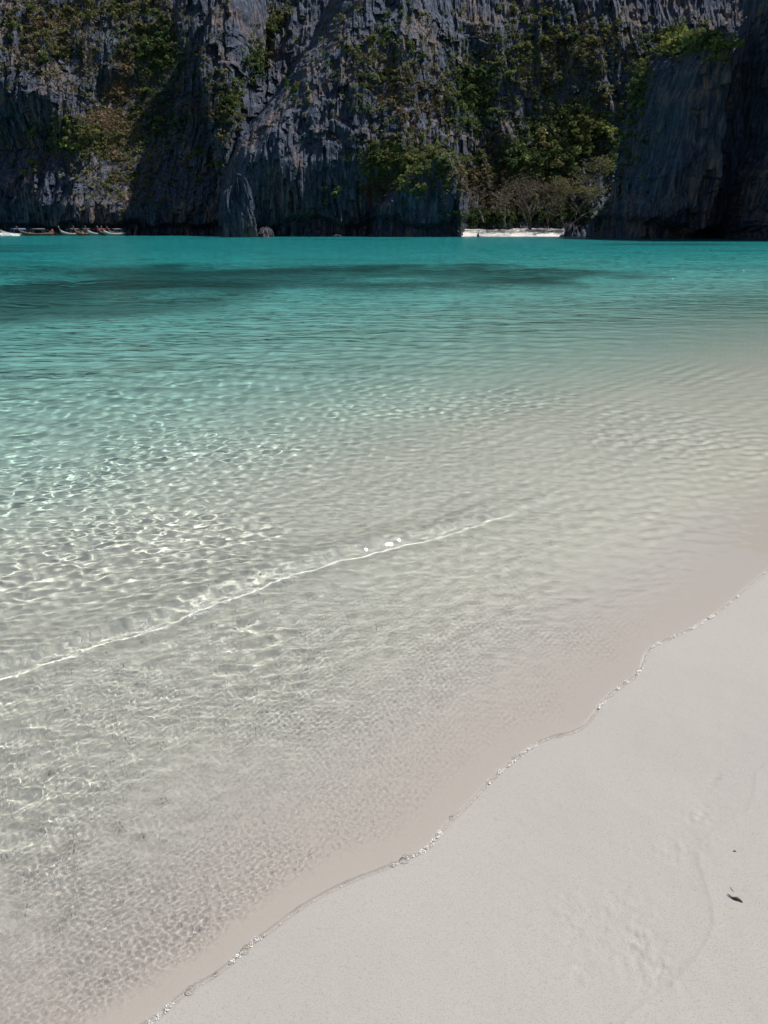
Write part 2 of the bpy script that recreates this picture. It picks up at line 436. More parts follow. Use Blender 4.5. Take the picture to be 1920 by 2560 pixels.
def cliff_layer(name, x0, x1, ztop, yfun, sil=None, w=8.0, back=20.0, seed=0, res=0.30, amp=1.0, notch=4.0, jag=0.9, rx=None, side=0.6, smooth_flank=0.0, soft=None):
    xs = np.arange(x0, x1, rx or res)
    zs = list(np.arange(-5.0, 0, 0.8)) + list(np.arange(0, min(ztop, 58), res))
    if ztop > 58: zs += list(np.arange(58, ztop, 1.0))
    X, Z = np.meshgrid(xs, np.array(zs))
    Yb = yfun(X, Z)
    t = None
    if sil is not None:
        t, _ = signed_dist(X, Z, sil)
        t = t + jag * (fbm(X * .25, Z * .25, seed + 50, 4) + 0.5 * ridged(X / 1.6, Z / 5, seed + 51) - .25)
        q = np.clip(t / w, 0, 1)
        Yb = Yb + back * (0.75 * (1 - q) ** 1.25 + 0.25 * (1 - np.sqrt(np.clip(1 - (1 - q) ** 2, 0, 1))))
        fw = side * (1 - q) ** 0.5 * sstep(0.0, 0.12, q)
        X = X + fw * (flutes(Yb, Z, seed + 31, amp) + 2.5 * amp)         # the flank is fluted too
    if soft is not None: amp = amp * soft(X, Z)
    Yb = Yb + flutes(X, Z, seed, amp) * (1.0 if t is None else (1 - smooth_flank * (1 - q) ** 0.6))
    nz = 4.2 + 3.2 * fbm(X * .10, X * 0 + seed, seed + 60, 4)
    Yb = Yb + notch * sstep(nz, nz - 1.8, Z)
    V = np.stack([X, Yb, Z], -1).reshape(-1, 3)
    F = grid_faces(len(zs), len(xs))
    if t is not None:
        ok = (t > 0).ravel()
        F = F[ok[F].all(1)]
        used = np.zeros(len(V), bool); used[F.ravel()] = True
        idx = np.cumsum(used) - 1
        V = V[used]; F = idx[F]
    o = link_mesh(name, V, F, rk, smooth=False)
    tag(o, kind='structure')
    LAYERS.append((o, BVHTree.FromPolygons(V.tolist(), F.tolist())))
    return o
def sil(pts, Y):
    return [(p.x, p.z) for p in (at(a, b, Y) for a, b in pts)]
def ipx(px, Y, py=400): return at(px, py, Y).x

# far wall on the left, with a gully of dry grass running down it
xA = ipx(190, 246, 450)
gul = sil([(352, 60), (335, 130), (300, 215), (275, 270), (300, 330), (285, 420)], 252)
def yA(X, Z):
    y = 246 + np.interp(Z, [-5, 0, 9, 14, 26, 36, 60, 100], [0, 0, 0.5, 4, 13, 18, 31, 62])
    y = y + 17 * np.tanh(np.clip(xA - X, 0, 400) * 0.75 / 17) * sstep(44, 26, Z)
    d, _ = signed_dist(X, Z, gul)
    y = y + 0.22 * np.clip(Z - 12, 0, 34) * np.exp(-(d / 17.0) ** 2)
    return y + 5 * fbm(X * .045, Z * .05, 201, 3) * (1 - 0.85 * np.exp(-(d / 20.0) ** 2)) + 0.30 * np.where(d > 0, 0, d) * np.exp(-(d / 20.0) ** 2) * 0
cliff_layer('cliff_left', -190, 16, 112, yA, seed=200, amp=1.0, res=0.33, soft=lambda X, Z: 1 - 0.7 * np.exp(-(signed_dist(X, Z, gul)[0] / 7.0) ** 2))
# tall pillar beside the gully
def yP(X, Z): return 233 + np.interp(Z, [-5, 0, 14, 30, 60, 110], [4, 3, 1, 6, 24, 52]) + 2.5 * fbm(X * .05, Z * .05, 251, 3) + np.where(X > ipx(565, 233), (X - ipx(565, 233)) * 1.6, 0)
cliff_layer('cliff_pillar', -68, ipx(628, 236, 150), 105, yP, sil([(500, -330), (470, -120), (452, 0), (444, 60), (441, 110), (452, 170), (476, 240), (488, 300), (510, 380), (530, 450), (540, 600), (540, 640)], 236), w=4.5, back=20, seed=250, res=0.30, jag=0.7)
# great buttress in the middle
xB = ipx(1010, 205)
def yB(X, Z):
    y = 205 + np.interp(Z, [-5, 0, 18, 26, 34, 54, 100], [0.5, 0, -2.0, 1.0, 7, 20, 52])
    y = y + np.where(X > xB, (X - xB) * 0.85, 0) + 0.0035 * (X - ipx(800, 205)) ** 2
    return y + 3.2 * fbm(X * .06, Z * .035, 301, 3)
cliff_layer('cliff_buttress', -62, 48, 100, yB, sil([(800, -280), (752, -120), (712, -10), (690, 30), (655, 90), (610, 175), (560, 255), (528, 320), (505, 400), (488, 470), (474, 530), (468, 600), (466, 640)], 208), w=15.0, back=36, seed=300, jag=1.0, side=0.25, smooth_flank=0.75)
# recess behind the little beach: wooded slope below, fluted wall above
def yC(X, Z):
    y = 211 + np.interp(Z, [-5, 0, 2, 8, 16, 23, 30, 56, 110], [-8, 0, 3, 9, 16, 21, 24, 34, 70])
    return y + 3.5 * fbm(X * .05, Z * .05, 401, 3) + np.where(X > ipx(1500, 215), (ipx(1500, 215) - X) * 0.0, 0)
cliff_layer('cliff_recess', 12, 120, 108, yC, seed=400, notch=0.0)
# low headland between the buttress and the beach
def yK(X, Z): return 195 + np.interp(Z, [-5, 0, 10, 24, 40], [0, 0, -0.5, 2.5, 9]) + 0.02 * (X - ipx(1090, 200)) ** 2 + 1.5 * fbm(X * .09, Z * .09, 451, 3)
cliff_layer('headland', -4, 34, 40, yK, sil([(1180, 640), (1178, 590), (1184, 540), (1180, 480), (1170, 430), (1154, 385), (1126, 358), (1085, 362), (1040, 395), (1000, 420), (962, 470), (930, 500), (905, 560), (900, 640)], 200), w=4.0, back=16, seed=450, res=0.27, amp=0.75, jag=0.8, side=0)
# shaded promontory on the right with a wooded crest
xD = ipx(1450, 180)
def yD(X, Z):
    y = 161 - 0.30 * (X - xD) + np.interp(Z, [-5, 0, 6, 14, 34, 44], [0, 0, -2.5, -3.5, 1, 7])
    c = ipx(1800, 158)
    return y + 12 * sstep(c - 3, c + 1, X) + 2.2 * fbm(X * .07, Z * .04, 501, 3)
cliff_layer('cliff_promontory', xD - 4, 96, 50, yD, sil([(1990, 60), (1880, 95), (1830, 105), (1790, 92), (1745, 80), (1700, 92), (1655, 112), (1618, 150), (1588, 200), (1562, 265), (1548, 330), (1538, 380), (1528, 425), (1512, 488), (1490, 540), (1480, 590), (1478, 640)], 180), w=5.0, back=26, seed=500, amp=0.85, notch=6.0, jag=0.6, rx=0.16)
def yE(X, Z): return 128 - 0.25 * (X - ipx(1830, 168)) + np.interp(Z, [-5, 0, 5, 12, 40, 80], [0, 0, -2.5, -3, 1, 14]) + 2 * fbm(X * .08, Z * .05, 551, 3)
cliff_layer('cliff_right', ipx(1760, 168) - 3, 118, 58, yE, sil([(1868, -560), (1858, -300), (1850, -150), (1846, -60), (1842, 30), (1832, 110), (1826, 190), (1818, 280), (1810, 370), (1790, 440), (1772, 500), (1765, 560), (1765, 640)], 168), w=6.0, back=42, seed=550, amp=0.8, notch=6.0, jag=0.6, rx=0.14)

def cast(px, py):
    """nearest cliff point seen through a pixel of the photograph"""
    o = Vector((0, 0, CAM_H)); d = ray(px, py).normalized(); best = None
    for ob, bv in LAYERS:
        h = bv.ray_cast(o, d)
        if h[0] is not None and (best is None or h[3] < best[3]): best = (h[0], h[1], ob, h[3])
    return best

# far beach
rng2 = np.random.default_rng(5)
bx = np.linspace(at(1120, 590, 203).x, at(1500, 590, 203).x, 130); by = np.linspace(190, 216, 60)
BX, BY = np.meshgrid(bx, by)
edge = 201.0 - 0.02 * (BX - bx.mean()) ** 1 + 0.5 * fbm(BX * .12, BY * 0, 601, 3)
BZ = np.interp(BY - edge, [-12, -2, 0, 3.0, 6, 16], [-3, -.35, 0.0, 0.75, 1.55, 2.4]) + 0.12 * fbm(BX * .3, BY * .3, 602, 3) - 2.6 * sstep(at(1428, 590, 203).x, at(1448, 590, 203).x, BX)
beach = link_mesh('beach', np.stack([BX, BY, BZ], -1).reshape(-1, 3), grid_faces(60, 130), None)
bm_, bt_ = new_mat('dry_white_sand'); N = NT(bt_)
pb = N.n('BsdfPrincipled'); pb.inputs['Roughness'].default_value = 0.9; pb.inputs['Specular IOR Level'].default_value = 0.1
geo = N.n('NewGeometry')
N.l(N.ramp(N.noise(geo.outputs['Position'], 0.8, 4), [(0.35, (0.62, 0.59, 0.54)), (0.6, (0.78, 0.75, 0.70))]), pb.inputs['Base Color'])
out = N.n('OutputMaterial'); N.l(pb.outputs[0], out.inputs[0])
beach.data.materials.append(bm_); tag(beach, kind='structure')
# ------------------------------------------------------------------ plants
def leaf_mat(name, dark, light):
    m, t = new_mat(name); N = NT(t)
    geo = N.n('NewGeometry'); oi = N.n('ObjectInfo')
    f = N.noise(geo.outputs['Position'], 0.7, 2)
    f = N.math('ADD', N.math('MULTIPLY', f, 0.6), N.math('MULTIPLY', oi.outputs['Random'], 0.4))
    c = N.ramp(f, [(0.25, dark), (0.7, light)])
    d = N.n('BsdfDiffuse'); N.l(c, d.inputs[0])
    tl = N.n('BsdfTranslucent'); N.l(c, tl.inputs[0])
    mx = N.n('MixShader'); mx.inputs[0].default_value = 0.25
    N.l(d.outputs[0], mx.inputs[1]); N.l(tl.outputs[0], mx.inputs[2])
    o = N.n('OutputMaterial'); N.l(mx.outputs[0], o.inputs[0])
    return m
LEAF = {'dark green': leaf_mat('dark_green_leaves', (0.041, 0.067, 0.031), (0.094, 0.144, 0.060)),
        'green': leaf_mat('green_leaves', (0.090, 0.118, 0.043), (0.198, 0.240, 0.090)),
        'olive': leaf_mat('olive_leaves', (0.126, 0.122, 0.050), (0.258, 0.240, 0.106)),
        'yellow-green': leaf_mat('yellow_green_leaves', (0.168, 0.192, 0.054), (0.312, 0.342, 0.108)),
        'brown': leaf_mat('withered_leaves', (0.120, 0.094, 0.062), (0.240, 0.190, 0.132)),
        'orange': leaf_mat('orange_leaves', (0.180, 0.096, 0.036), (0.276, 0.156, 0.066))}
straw = leaf_mat('dry_straw', (0.210, 0.145, 0.095), (0.360, 0.265, 0.180))
def bark_mat(name, a, b):
    m, t = new_mat(name); N = NT(t); geo = N.n('NewGeometry')
    p = N.n('BsdfPrincipled'); p.inputs['Roughness'].default_value = 0.9
    N.l(N.ramp(N.noise(geo.outputs['Position'], 3.0, 3), [(0.35, a), (0.65, b)]), p.inputs['Base Color'])
    o = N.n('OutputMaterial'); N.l(p.outputs[0], o.inputs[0]); return m
bark = bark_mat('pale_bark', (0.10, 0.085, 0.07), (0.23, 0.20, 0.175))

def leaf_quads(r, centers, n, size, squash=0.8):
    """n leaf tufts on and inside lumpy clusters: arrays of verts (4n,3)"""
    cs = centers[r.integers(0, len(centers), n)]
    d = r.normal(size=(n, 3)); d /= np.linalg.norm(d, axis=1, keepdims=True)
    d[:, 2] = np.where(d[:, 2] < -0.3, -d[:, 2], d[:, 2])
    rad = cs[:, 3:4] * (0.55 + 0.5 * r.random((n, 1)))
    p = cs[:, :3] + d * rad * np.array([1, 1, squash])
    nrm = d + 0.65 * r.normal(size=(n, 3)) + np.array([0.2, 0.0, 0.6]); nrm /= np.linalg.norm(nrm, axis=1, keepdims=True)
    a = np.cross(nrm, r.normal(size=(n, 3))); a /= np.linalg.norm(a, axis=1, keepdims=True) + 1e-9
    b = np.cross(nrm, a)
    s1 = size * (0.5 + r.random((n, 1))); s2 = s1 * (0.45 + 0.5 * r.random((n, 1)))
    q = np.stack([p - a * s1, p - b * s2, p + a * s1, p + b * s2], 1)
    return q.reshape(-1, 3)
def quads_faces(nv): return np.arange(nv, dtype=np.int32).reshape(-1, 4)
BUSH = {}
def bush_mesh(var, colour):
    key = (var, colour)
    if key not in BUSH:
        r = np.random.default_rng(900 + var)
        k = 5 + var % 4
        c = np.concatenate([r.normal(size=(k, 3)) * [0.48, 0.40, 0.26] + [0, 0, 0.35], 0.34 + 0.22 * r.random((k, 1))], 1)
        v = leaf_quads(r, c, 210, 0.135)
        o = link_mesh('cliff_bush', v, quads_faces(len(v)), LEAF[colour], smooth=False)
        BUSH[key] = o.data
        bpy.data.objects.remove(o)
    return BUSH[key]
prnd = random.Random(21)
REG = [  # (group of bushes: where, centre px, spread px, count, size in m, colours)
  ('on the crest of the shaded promontory', (1700, 105), (62, 22), 16, (2.0, 3.2), ['yellow-green', 'yellow-green', 'green']),
  ('hanging beside the dark cleft of the promontory', (1800, 130), (20, 35), 8, (1.4, 2.4), ['yellow-green', 'olive']),
  ('along the upper edge of the shaded promontory', (1610, 180), (26, 45), 10, (1.3, 2.2), ['green', 'olive']),
  ('down the shaded edge of the promontory', (1560, 290), (14, 50), 7, (1.3, 2.0), ['dark green', 'green']),
  ('on the wooded slope above the beach', (1440, 340), (75, 55), 26, (2.0, 3.4), ['green', 'olive', 'yellow-green', 'olive']),
  ('on the slope behind the bare trees', (1330, 400), (80, 32), 16, (2.2, 3.4), ['dark green', 'green', 'olive']),
  ('at the back of the far beach', (1240, 548), (62, 12), 10, (1.5, 2.2), ['dark green', 'green']),
  ('behind the thin pale trunks', (1390, 540), (50, 18), 8, (1.5, 2.3), ['dark green', 'olive']),
  ('on the fluted wall high above the beach', (1330, 130), (120, 100), 26, (1.2, 2.4), ['green', 'olive', 'olive']),
  ('high on the wall left of the promontory', (1500, 120), (70, 90), 16, (1.2, 2.2), ['olive', 'brown', 'green']),
  ('in the dark gully right of the buttress', (1180, 240), (45, 70), 18, (1.8, 3.0), ['dark green', 'green']),
  ('on top of the low headland beside the beach', (1085, 385), (60, 35), 16, (1.3, 2.2), ['green', 'olive', 'green']),
  ('in the hollow beside the buttress', (960, 420), (42, 34), 14, (1.6, 2.4), ['olive', 'green', 'olive']),
  ('on the front of the low headland', (1060, 490), (55, 35), 9, (0.9, 1.5), ['olive', 'green', 'yellow-green']),
  ('on the lower wall of the buttress', (840, 500), (24, 40), 6, (0.9, 1.6), ['yellow-green', 'olive']),
  ('half way up the buttress', (745, 232), (40, 26), 9, (1.4, 2.4), ['green', 'dark green', 'olive']),
  ('atop the left ridge of the buttress', (705, 30), (22, 26), 7, (1.2, 1.9), ['olive', 'green', 'olive']),
  ('on the upper left ridge of the buttress', (668, 105), (20, 28), 7, (1.2, 2.0), ['olive', 'green']),
  ('on the lower left ridge of the buttress', (625, 190), (20, 30), 7, (1.2, 2.0), ['olive', 'dark green']),
  ('below the left ridge of the buttress', (570, 275), (18, 26), 5, (1.2, 1.9), ['dark green', 'olive']),
  ('scattered over the upper buttress', (930, 130), (110, 100), 26, (0.9, 1.8), ['green', 'olive', 'brown']),
  ('on the orange stained part of the buttress', (1010, 250), (55, 70), 10, (0.8, 1.5), ['brown', 'orange', 'olive']),
  ('between the pillar and the buttress', (575, 280), (25, 70), 10, (1.4, 2.3), ['dark green', 'olive']),
  ('at the foot of the pillar beside the buttress', (490, 400), (50, 35), 14, (1.3, 2.3), ['dark green', 'olive', 'green']),
  ('in the steep green gully beside the pillar', (375, 110), (50, 60), 26, (1.8, 3.0), ['green', 'dark green', 'olive']),
  ('right of the dry grass gully', (380, 290), (45, 50), 18, (1.6, 2.6), ['dark green', 'green', 'olive']),
  ('on the rounded spur below the dry grass', (200, 350), (90, 28), 24, (1.6, 2.6), ['yellow-green', 'olive', 'green']),
  ('on the face above the moored boats', (300, 440), (90, 45), 16, (1.0, 1.9), ['olive', 'brown', 'green']),
  ('on the dark rib above the passing boats', (85, 430), (40, 45), 8, (1.2, 2.4), ['yellow-green', 'olive']),
  ('on the upper left slope of the far wall', (95, 110), (100, 60), 34, (1.4, 2.6), ['olive', 'green', 'brown']),
  ('along the top left edge of the picture', (250, 30), (180, 28), 24, (1.3, 2.4), ['green', 'olive']),
  ('on the tall pillar beside the gully', (520, 130), (50, 90), 12, (0.9, 1.6), ['olive', 'brown']),
]
ORD = ['leftmost'] + [w + ' from the left' for w in 'second third fourth fifth sixth seventh eighth ninth tenth eleventh twelfth thirteenth fourteenth fifteenth sixteenth seventeenth eighteenth nineteenth twentieth twenty-first twenty-second twenty-third twenty-fourth twenty-fifth'.split()]
n_b = 0
for where, (cx, cy_), (sx, sy), cnt, (s0, s1), cols in REG:
    cnt = max(4, round(cnt * 0.62)); spots = []; tries = 0
    while len(spots) < cnt and tries < cnt * 12:
        tries += 1
        px = prnd.gauss(cx, sx * 0.62); py = prnd.gauss(cy_, sy * 0.62)
        if not (-20 < px < 1940 and -10 < py): continue
        if any(abs(px - q[0]) < 7 and abs(py - q[1]) < 9 for q in spots): continue
        h = cast(px, py)
        if h is None: continue
        nrm = h[1] if h[1].y < 0 else -h[1]
        if nrm.z < 0.02 and prnd.random() < 0.75: continue           # plants root on ledges first
        spots.append((px, py, h[0], nrm))
    spots.sort(key=lambda q: q[0])
    for i, (px, py, p, nrm) in enumerate(spots):
        sz = prnd.uniform(s0, s1) * (0.75 if p.z < 4 else 1.0)
        colour = prnd.choice(cols)
        o = bpy.data.objects.new('cliff_bush', bush_mesh(prnd.randrange(9), colour)); COL.objects.link(o)
        o.location = p + nrm * (0.12 * sz) - Vector((0, 0, 0.15 * sz))
        o.scale = (sz * prnd.uniform(.85, 1.25), sz * prnd.uniform(.7, 1.0), sz * prnd.uniform(.75, 1.2))
        o.rotation_euler = (prnd.uniform(-.2, .45), prnd.uniform(-.2, .2), prnd.uniform(0, 6.28))
        tag(o, f'{colour} bush {where}, {ORD[i]}', 'bush', 'bushes ' + where)
        n_b += 1
print('BUSHES', n_b)

# scrub too fine and dense to count: tufts set over ledges and gullies by geometry nodes
def tuft_object(name, mat, seed, kind):
    r = np.random.default_rng(seed)
    if kind == 'grass':
        n = 34; base = r.normal(size=(n, 3)) * [.55, .35, .05]
        tip = base + np.stack([r.normal(size=n) * .3, r.normal(size=n) * .25 - .1, .35 + .5 * r.random(n)], 1)
        wd = np.stack([np.full(n, .055), r.normal(size=n) * .03, np.zeros(n)], 1)
        v = np.stack([base - wd, base + wd, tip + wd * .3, tip - wd * .3], 1).reshape(-1, 3)
    else:
        c = np.concatenate([r.normal(size=(4, 3)) * [.55, .35, .3], .35 + .35 * r.random((4, 1))], 1)
        v = leaf_quads(r, c, 34, 0.24)
    o = link_mesh(name, v, quads_faces(len(v)), mat, smooth=False)
    COL.objects.unlink(o)
    return o
def scrub(name, label, mat, specs, seed, size, kind='leaf', ledge=0.7):
    rr = random.Random(seed); pts = []
    for (cx, cy_), (sx, sy), cnt in specs:
        made = 0; tries = 0
        while made < cnt and tries < cnt * 5:
            tries += 1
            h = cast(rr.gauss(cx, sx * .6), rr.gauss(cy_, sy * .6))
            if h is None: continue
            nz_ = h[1].z if h[1].y < 0 else -h[1].z
            if nz_ < 0.12 and rr.random() < ledge: continue
            made += 1; pts.append(tuple(h[0]))
    me = bpy.data.meshes.new(name); me.from_pydata(pts, [], []); me.materials.append(mat)
    o = bpy.data.objects.new(name, me); COL.objects.link(o)
    t = bpy.data.node_groups.new(name, 'GeometryNodeTree')
    t.interface.new_socket('Geometry', in_out='INPUT', socket_type='NodeSocketGeometry')
    t.interface.new_socket('Geometry', in_out='OUTPUT', socket_type='NodeSocketGeometry')
    gi = t.nodes.new('NodeGroupInput'); go = t.nodes.new('NodeGroupOutput')
    iop = t.nodes.new('GeometryNodeInstanceOnPoints'); t.links.new(gi.outputs[0], iop.inputs['Points'])
    join = t.nodes.new('GeometryNodeGeometryToInstance')
    for k in range(4):
        oi = t.nodes.new('GeometryNodeObjectInfo'); oi.inputs['Object'].default_value = tuft_object(name + '_tuft', mat, seed * 10 + k, kind)
        oi.inputs['As Instance'].default_value = True
        t.links.new(oi.outputs['Geometry'], join.inputs[0])
    t.links.new(join.outputs[0], iop.inputs['Instance']); iop.inputs['Pick Instance'].default_value = True
    rv = t.nodes.new('FunctionNodeRandomValue'); rv.data_type = 'FLOAT_VECTOR'; rv.inputs[0].default_value = (-.3, -.3, 0 if kind != 'grass' else -.5); rv.inputs[1].default_value = (.3, .3, 6.28 if kind != 'grass' else .5)
    t.links.new(rv.outputs[0], iop.inputs['Rotation'])
    rs_ = t.nodes.new('FunctionNodeRandomValue'); rs_.data_type = 'FLOAT'; rs_.inputs[2].default_value = size * .55; rs_.inputs[3].default_value = size * 1.35; rs_.inputs['Seed'].default_value = 5
    t.links.new(rs_.outputs[1], iop.inputs['Scale'])
    t.links.new(iop.outputs[0], go.inputs[0])
    md = o.modifiers.new('scatter', 'NODES'); md.node_group = t
    tag(o, label, name.split('_')[-1], kind='stuff')
    return o
scrub('green_undergrowth', 'low green undergrowth spread over the cliff ledges and gullies', LEAF['green'],
      [((1430, 340), (110, 80), 1200), ((1300, 420), (120, 55), 495), ((370, 120), (65, 75), 495), ((1180, 250), (60, 90), 330), ((970, 415), (60, 45), 495), ((1080, 400), (80, 55), 240),
       ((690, 60), (20, 40), 90), ((645, 150), (20, 40), 90), ((590, 245), (18, 40), 75), ((1330, 130), (160, 120), 390), ((930, 130), (150, 130), 240), ((220, 340), (140, 45), 420), ((1700, 100), (85, 30), 300), ((1590, 230), (20, 70), 135)], 31, 0.95)
scrub('olive_undergrowth', 'olive brown scrub clinging to ledges of the grey cliffs', LEAF['olive'],
      [((110, 100), (140, 85), 780), ((300, 250), (140, 130), 780), ((300, 440), (140, 75), 360), ((260, 25), (210, 30), 450), ((500, 250), (60, 170), 270), ((1350, 150), (180, 130), 420),
       ((1000, 220), (130, 140), 360), ((1480, 130), (100, 110), 330), ((1250, 460), (130, 50), 240), ((560, 300), (25, 80), 90), ((200, 360), (130, 40), 300)], 32, 0.8)
scrub('dark_undergrowth', 'dark green leaves filling the shaded gullies', LEAF['dark green'],
      [((1400, 400), (140, 80), 495), ((400, 130), (60, 60), 270), ((1190, 240), (50, 80), 270), ((400, 290), (60, 70), 240), ((1240, 545), (90, 18), 360), ((1400, 530), (70, 28), 300), ((640, 150), (25, 60), 90), ((565, 270), (20, 60), 75)], 33, 0.95, ledge=0.3)
scrub('dry_grass', 'tawny dry grass running down the gully of the left cliff', straw,
      [((312, 165), (13, 34), 255), ((295, 225), (22, 24), 240), ((262, 300), (42, 22), 630), ((310, 335), (40, 24), 330), ((290, 385), (16, 18), 135), ((120, 60), (60, 20), 120), ((1010, 290), (50, 80), 60), ((1190, 440), (40, 26), 75)], 34, 0.75, 'straw', 0.2)
scrub('withered_undergrowth', 'grey brown withered scrub above the little beach', LEAF['brown'],
      [((1190, 430), (50, 42), 360), ((1240, 490), (90, 50), 420), ((1330, 470), (120, 55), 390), ((930, 470), (32, 26), 195), ((340, 470), (80, 60), 210), ((1050, 250), (70, 90), 180)], 35, 0.85)

# ---- trees of the cove: trunk, limbs, twigs and sparse leaves
def tube(pts, rads, sides=5):
    pts = [Vector(p) for p in pts]; vs_, fs = [], []
    for i, p in enumerate(pts):
        t = (pts[min(i + 1, len(pts) - 1)] - pts[max(i - 1, 0)]).normalized()
        a = t.cross(Vector((0.31, 0.2, 0.93))).normalized() if abs(t.z) < .95 else t.cross(Vector((1, 0, 0))).normalized()
        b = t.cross(a)
        for k in range(sides):
            an = 2 * math.pi * k / sides
            vs_.append(p + (a * math.cos(an) + b * math.sin(an)) * rads[i])
    for i in range(len(pts) - 1):
        for k in range(sides):
            k2 = (k + 1) % sides
            fs.append((i * sides + k, i * sides + k2, (i + 1) * sides + k2, (i + 1) * sides + k))
    return vs_, fs
def cove_tree(name, label, px, py, Y, height, spread, stems, leafcol, leaves, seed, gz=None, droop=0.25):
    rr = random.Random(seed); r = np.random.default_rng(seed)
    base = at(px, py, Y)
    root = bpy.data.objects.new(name, None); COL.objects.link(root); root.location = base
    tag(root, label, 'tree', 'trees behind the far beach')
    tv, tf, bv, bf, ends = [], [], [], [], []
    def add(V, F, vs_, fs): n = len(V); V.extend(vs_); F.extend([tuple(i + n for i in f) for f in fs])
    def grow(p, d, L, rad, depth):
        pts = [p]; n = 4
        for i in range(n):
            d = (d + Vector((rr.gauss(0, .16), rr.gauss(0, .16), rr.gauss(0.02, .10)))).normalized()
            pts.append(pts[-1] + d * L / n)
        rads = [rad * (1 - .55 * i / n) for i in range(n + 1)]
        v_, f_ = tube(pts, rads, 5 if depth < 2 else 3)
        if depth < 1: add(tv, tf, v_, f_)
        else: add(bv, bf, v_, f_)
        if depth >= 2: ends.extend(pts[2:])
        if depth < 4:
            for i in range(rr.choice([3, 4]) if depth < 3 else 3):
                q = pts[rr.choice([2, 3, 4, 4])]
                out_ = Vector((rr.gauss(0, 1), rr.gauss(0, .8), 0)).normalized()
                nd = (d * .55 + out_ * spread + Vector((0, 0, .32 - droop * (depth == 3)))).normalized()
                grow(q, nd, L * rr.uniform(.55, .78), rad * .5, depth + 1)
    for s_ in range(stems):
        d = Vector((rr.gauss(0, .28), rr.gauss(0, .2), 1)).normalized()
        grow(Vector((rr.gauss(0, .5), rr.gauss(0, .3), -.5)), d, height * rr.uniform(.36, .46), .17, 0)
    zt = max(v.z for v in bv); sc_ = height / zt
    for lst in (tv, bv, ends):
        for i, v in enumerate(lst): lst[i] = Vector((v.x * sc_, v.y * sc_, v.z * sc_))
    o = link_mesh('trunk', np.array([tuple(v) for v in tv]), np.array(tf), bark, root)
    cr = link_mesh('crown', np.array([tuple(v) for v in bv]), np.array(bf), bark, root)
    e = np.array([tuple(v) for v in ends]); idx = r.integers(0, len(e), leaves)
    c = np.concatenate([e[idx], np.full((leaves, 1), .35)], 1)
    v = leaf_quads(r, c, leaves * 2, 0.17, 0.5)
    link_mesh('leaves', v, quads_faces(len(v)), LEAF[leafcol], cr, smooth=False)
    return root
cove_tree('bare_tree', 'large grey bare tree with several stems at the middle of the far beach', 1325, 572, 208, 15.0, .75, 4, 'brown', 900, 1)
cove_tree('leafy_tree', 'thin pale trunked tree with sparse yellowish leaves next to the beach boulder', 1412, 572, 208, 13.5, .8, 3, 'olive', 1700, 2)
cove_tree('bare_tree', 'grey leafless tree leaning out of the slope beside the shaded promontory', 1480, 500, 214, 11.0, .9, 2, 'brown', 420, 3)
cove_tree('bare_tree', 'small leafless tree with flat branches beside the low headland', 1212, 548, 207, 9.0, 1.2, 1, 'brown', 160, 4)
cove_tree('bare_tree', 'slender leafless tree standing left of the large grey tree', 1262, 565, 208, 10.5, .8, 2, 'brown', 260, 5)
cove_tree('bare_tree', 'grey leafless tree standing between the large tree and the thin pale trunks', 1372, 572, 210, 12.5, .7, 2, 'brown', 500, 6)
cove_tree('leafy_tree', 'yellow-green tree top against the dark edge of the promontory', 1498, 470, 216, 8.0, .9, 2, 'yellow-green', 700, 7)
# ------------------------------------------------------------------ loose rocks
def rock(name, label, px, py, Y, w_, h_, dep, seed, taper=0.5, lean=0.0, flut=1.0, mat=None, cat='rock', group=None, sink=1.0):
    base = at(px, py, Y); base.z = 0 if sink else base.z
    n, m = (56, 36) if h_ < 5 else (90, 60)
    th = np.linspace(0, 2 * math.pi, n, endpoint=False)[None, :]; q = np.linspace(0, 1, m)[:, None]
    ca, sa_ = np.cos(th), np.sin(th)
    rad = (1 - taper * q ** 1.6) * np.sqrt(np.clip(1 - q ** (6 if h_ < 5 else 16), 0, 1))
    cx_, sx_ = ca * 1.7 + seed, sa_ * 1.7
    nz_ = fbm((cx_ + 0 * q) * 1.6, (sx_ + q * 1.3) * 1.6, seed, 4) * .30 + flut * 0.20 * (ridged((cx_ + .6 * sx_ + 0 * q) * 3.2, q * 1.2 + sx_ * 2.0, seed + 5) - .5) + 0.12 * fbm(cx_ * 5 + 0 * q, sx_ * 5 + q * 7, seed + 9, 3)
    rad = rad * (1 + nz_)
    if h_ > 5: rad = rad * (1 + 0.16 * (blocks((th + 0.25 * fbm(q * 3 + 0 * th, th + 0 * q, seed, 2)) * w_ / 2, q * h_ + 0 * th, 1.1, 6, seed + 7) - .2) + 0.08 * blocks(th * w_ / 2 + 0 * q, q * h_ + 0 * th, 0.5, 3, seed + 8))
    top = h_ * (1 + (0.16 if h_ < 5 else 0.3) * fbm(ca * 2.2 + q, sa_ * 2.2 + q * 0, seed + 3, 3) * 2)
    x = rad * ca * w_ / 2 + lean * q * h_; y = rad * sa_ * dep / 2; z = -sink + (top + sink) * q ** 0.9
    V = np.stack([x, y, z + 0 * th], -1).reshape(-1, 3)
    i = np.arange(m - 1)[:, None] * n + np.arange(n)[None, :]; j = np.arange(m - 1)[:, None] * n + (np.arange(n)[None, :] + 1) % n
    F = np.stack([i, j, j + n, i + n], -1).reshape(-1, 4)
    o = link_mesh(name, V, F, mat or rk, smooth=False)
    o.location = base
    return tag(o, label, cat, group)
rock('sea_stack', 'tall grey fluted rock standing in the water before the buttress', 600, 592, 186, 7.4, 11.2, 7.0, 12, 0.30, 0.03, 0.8)
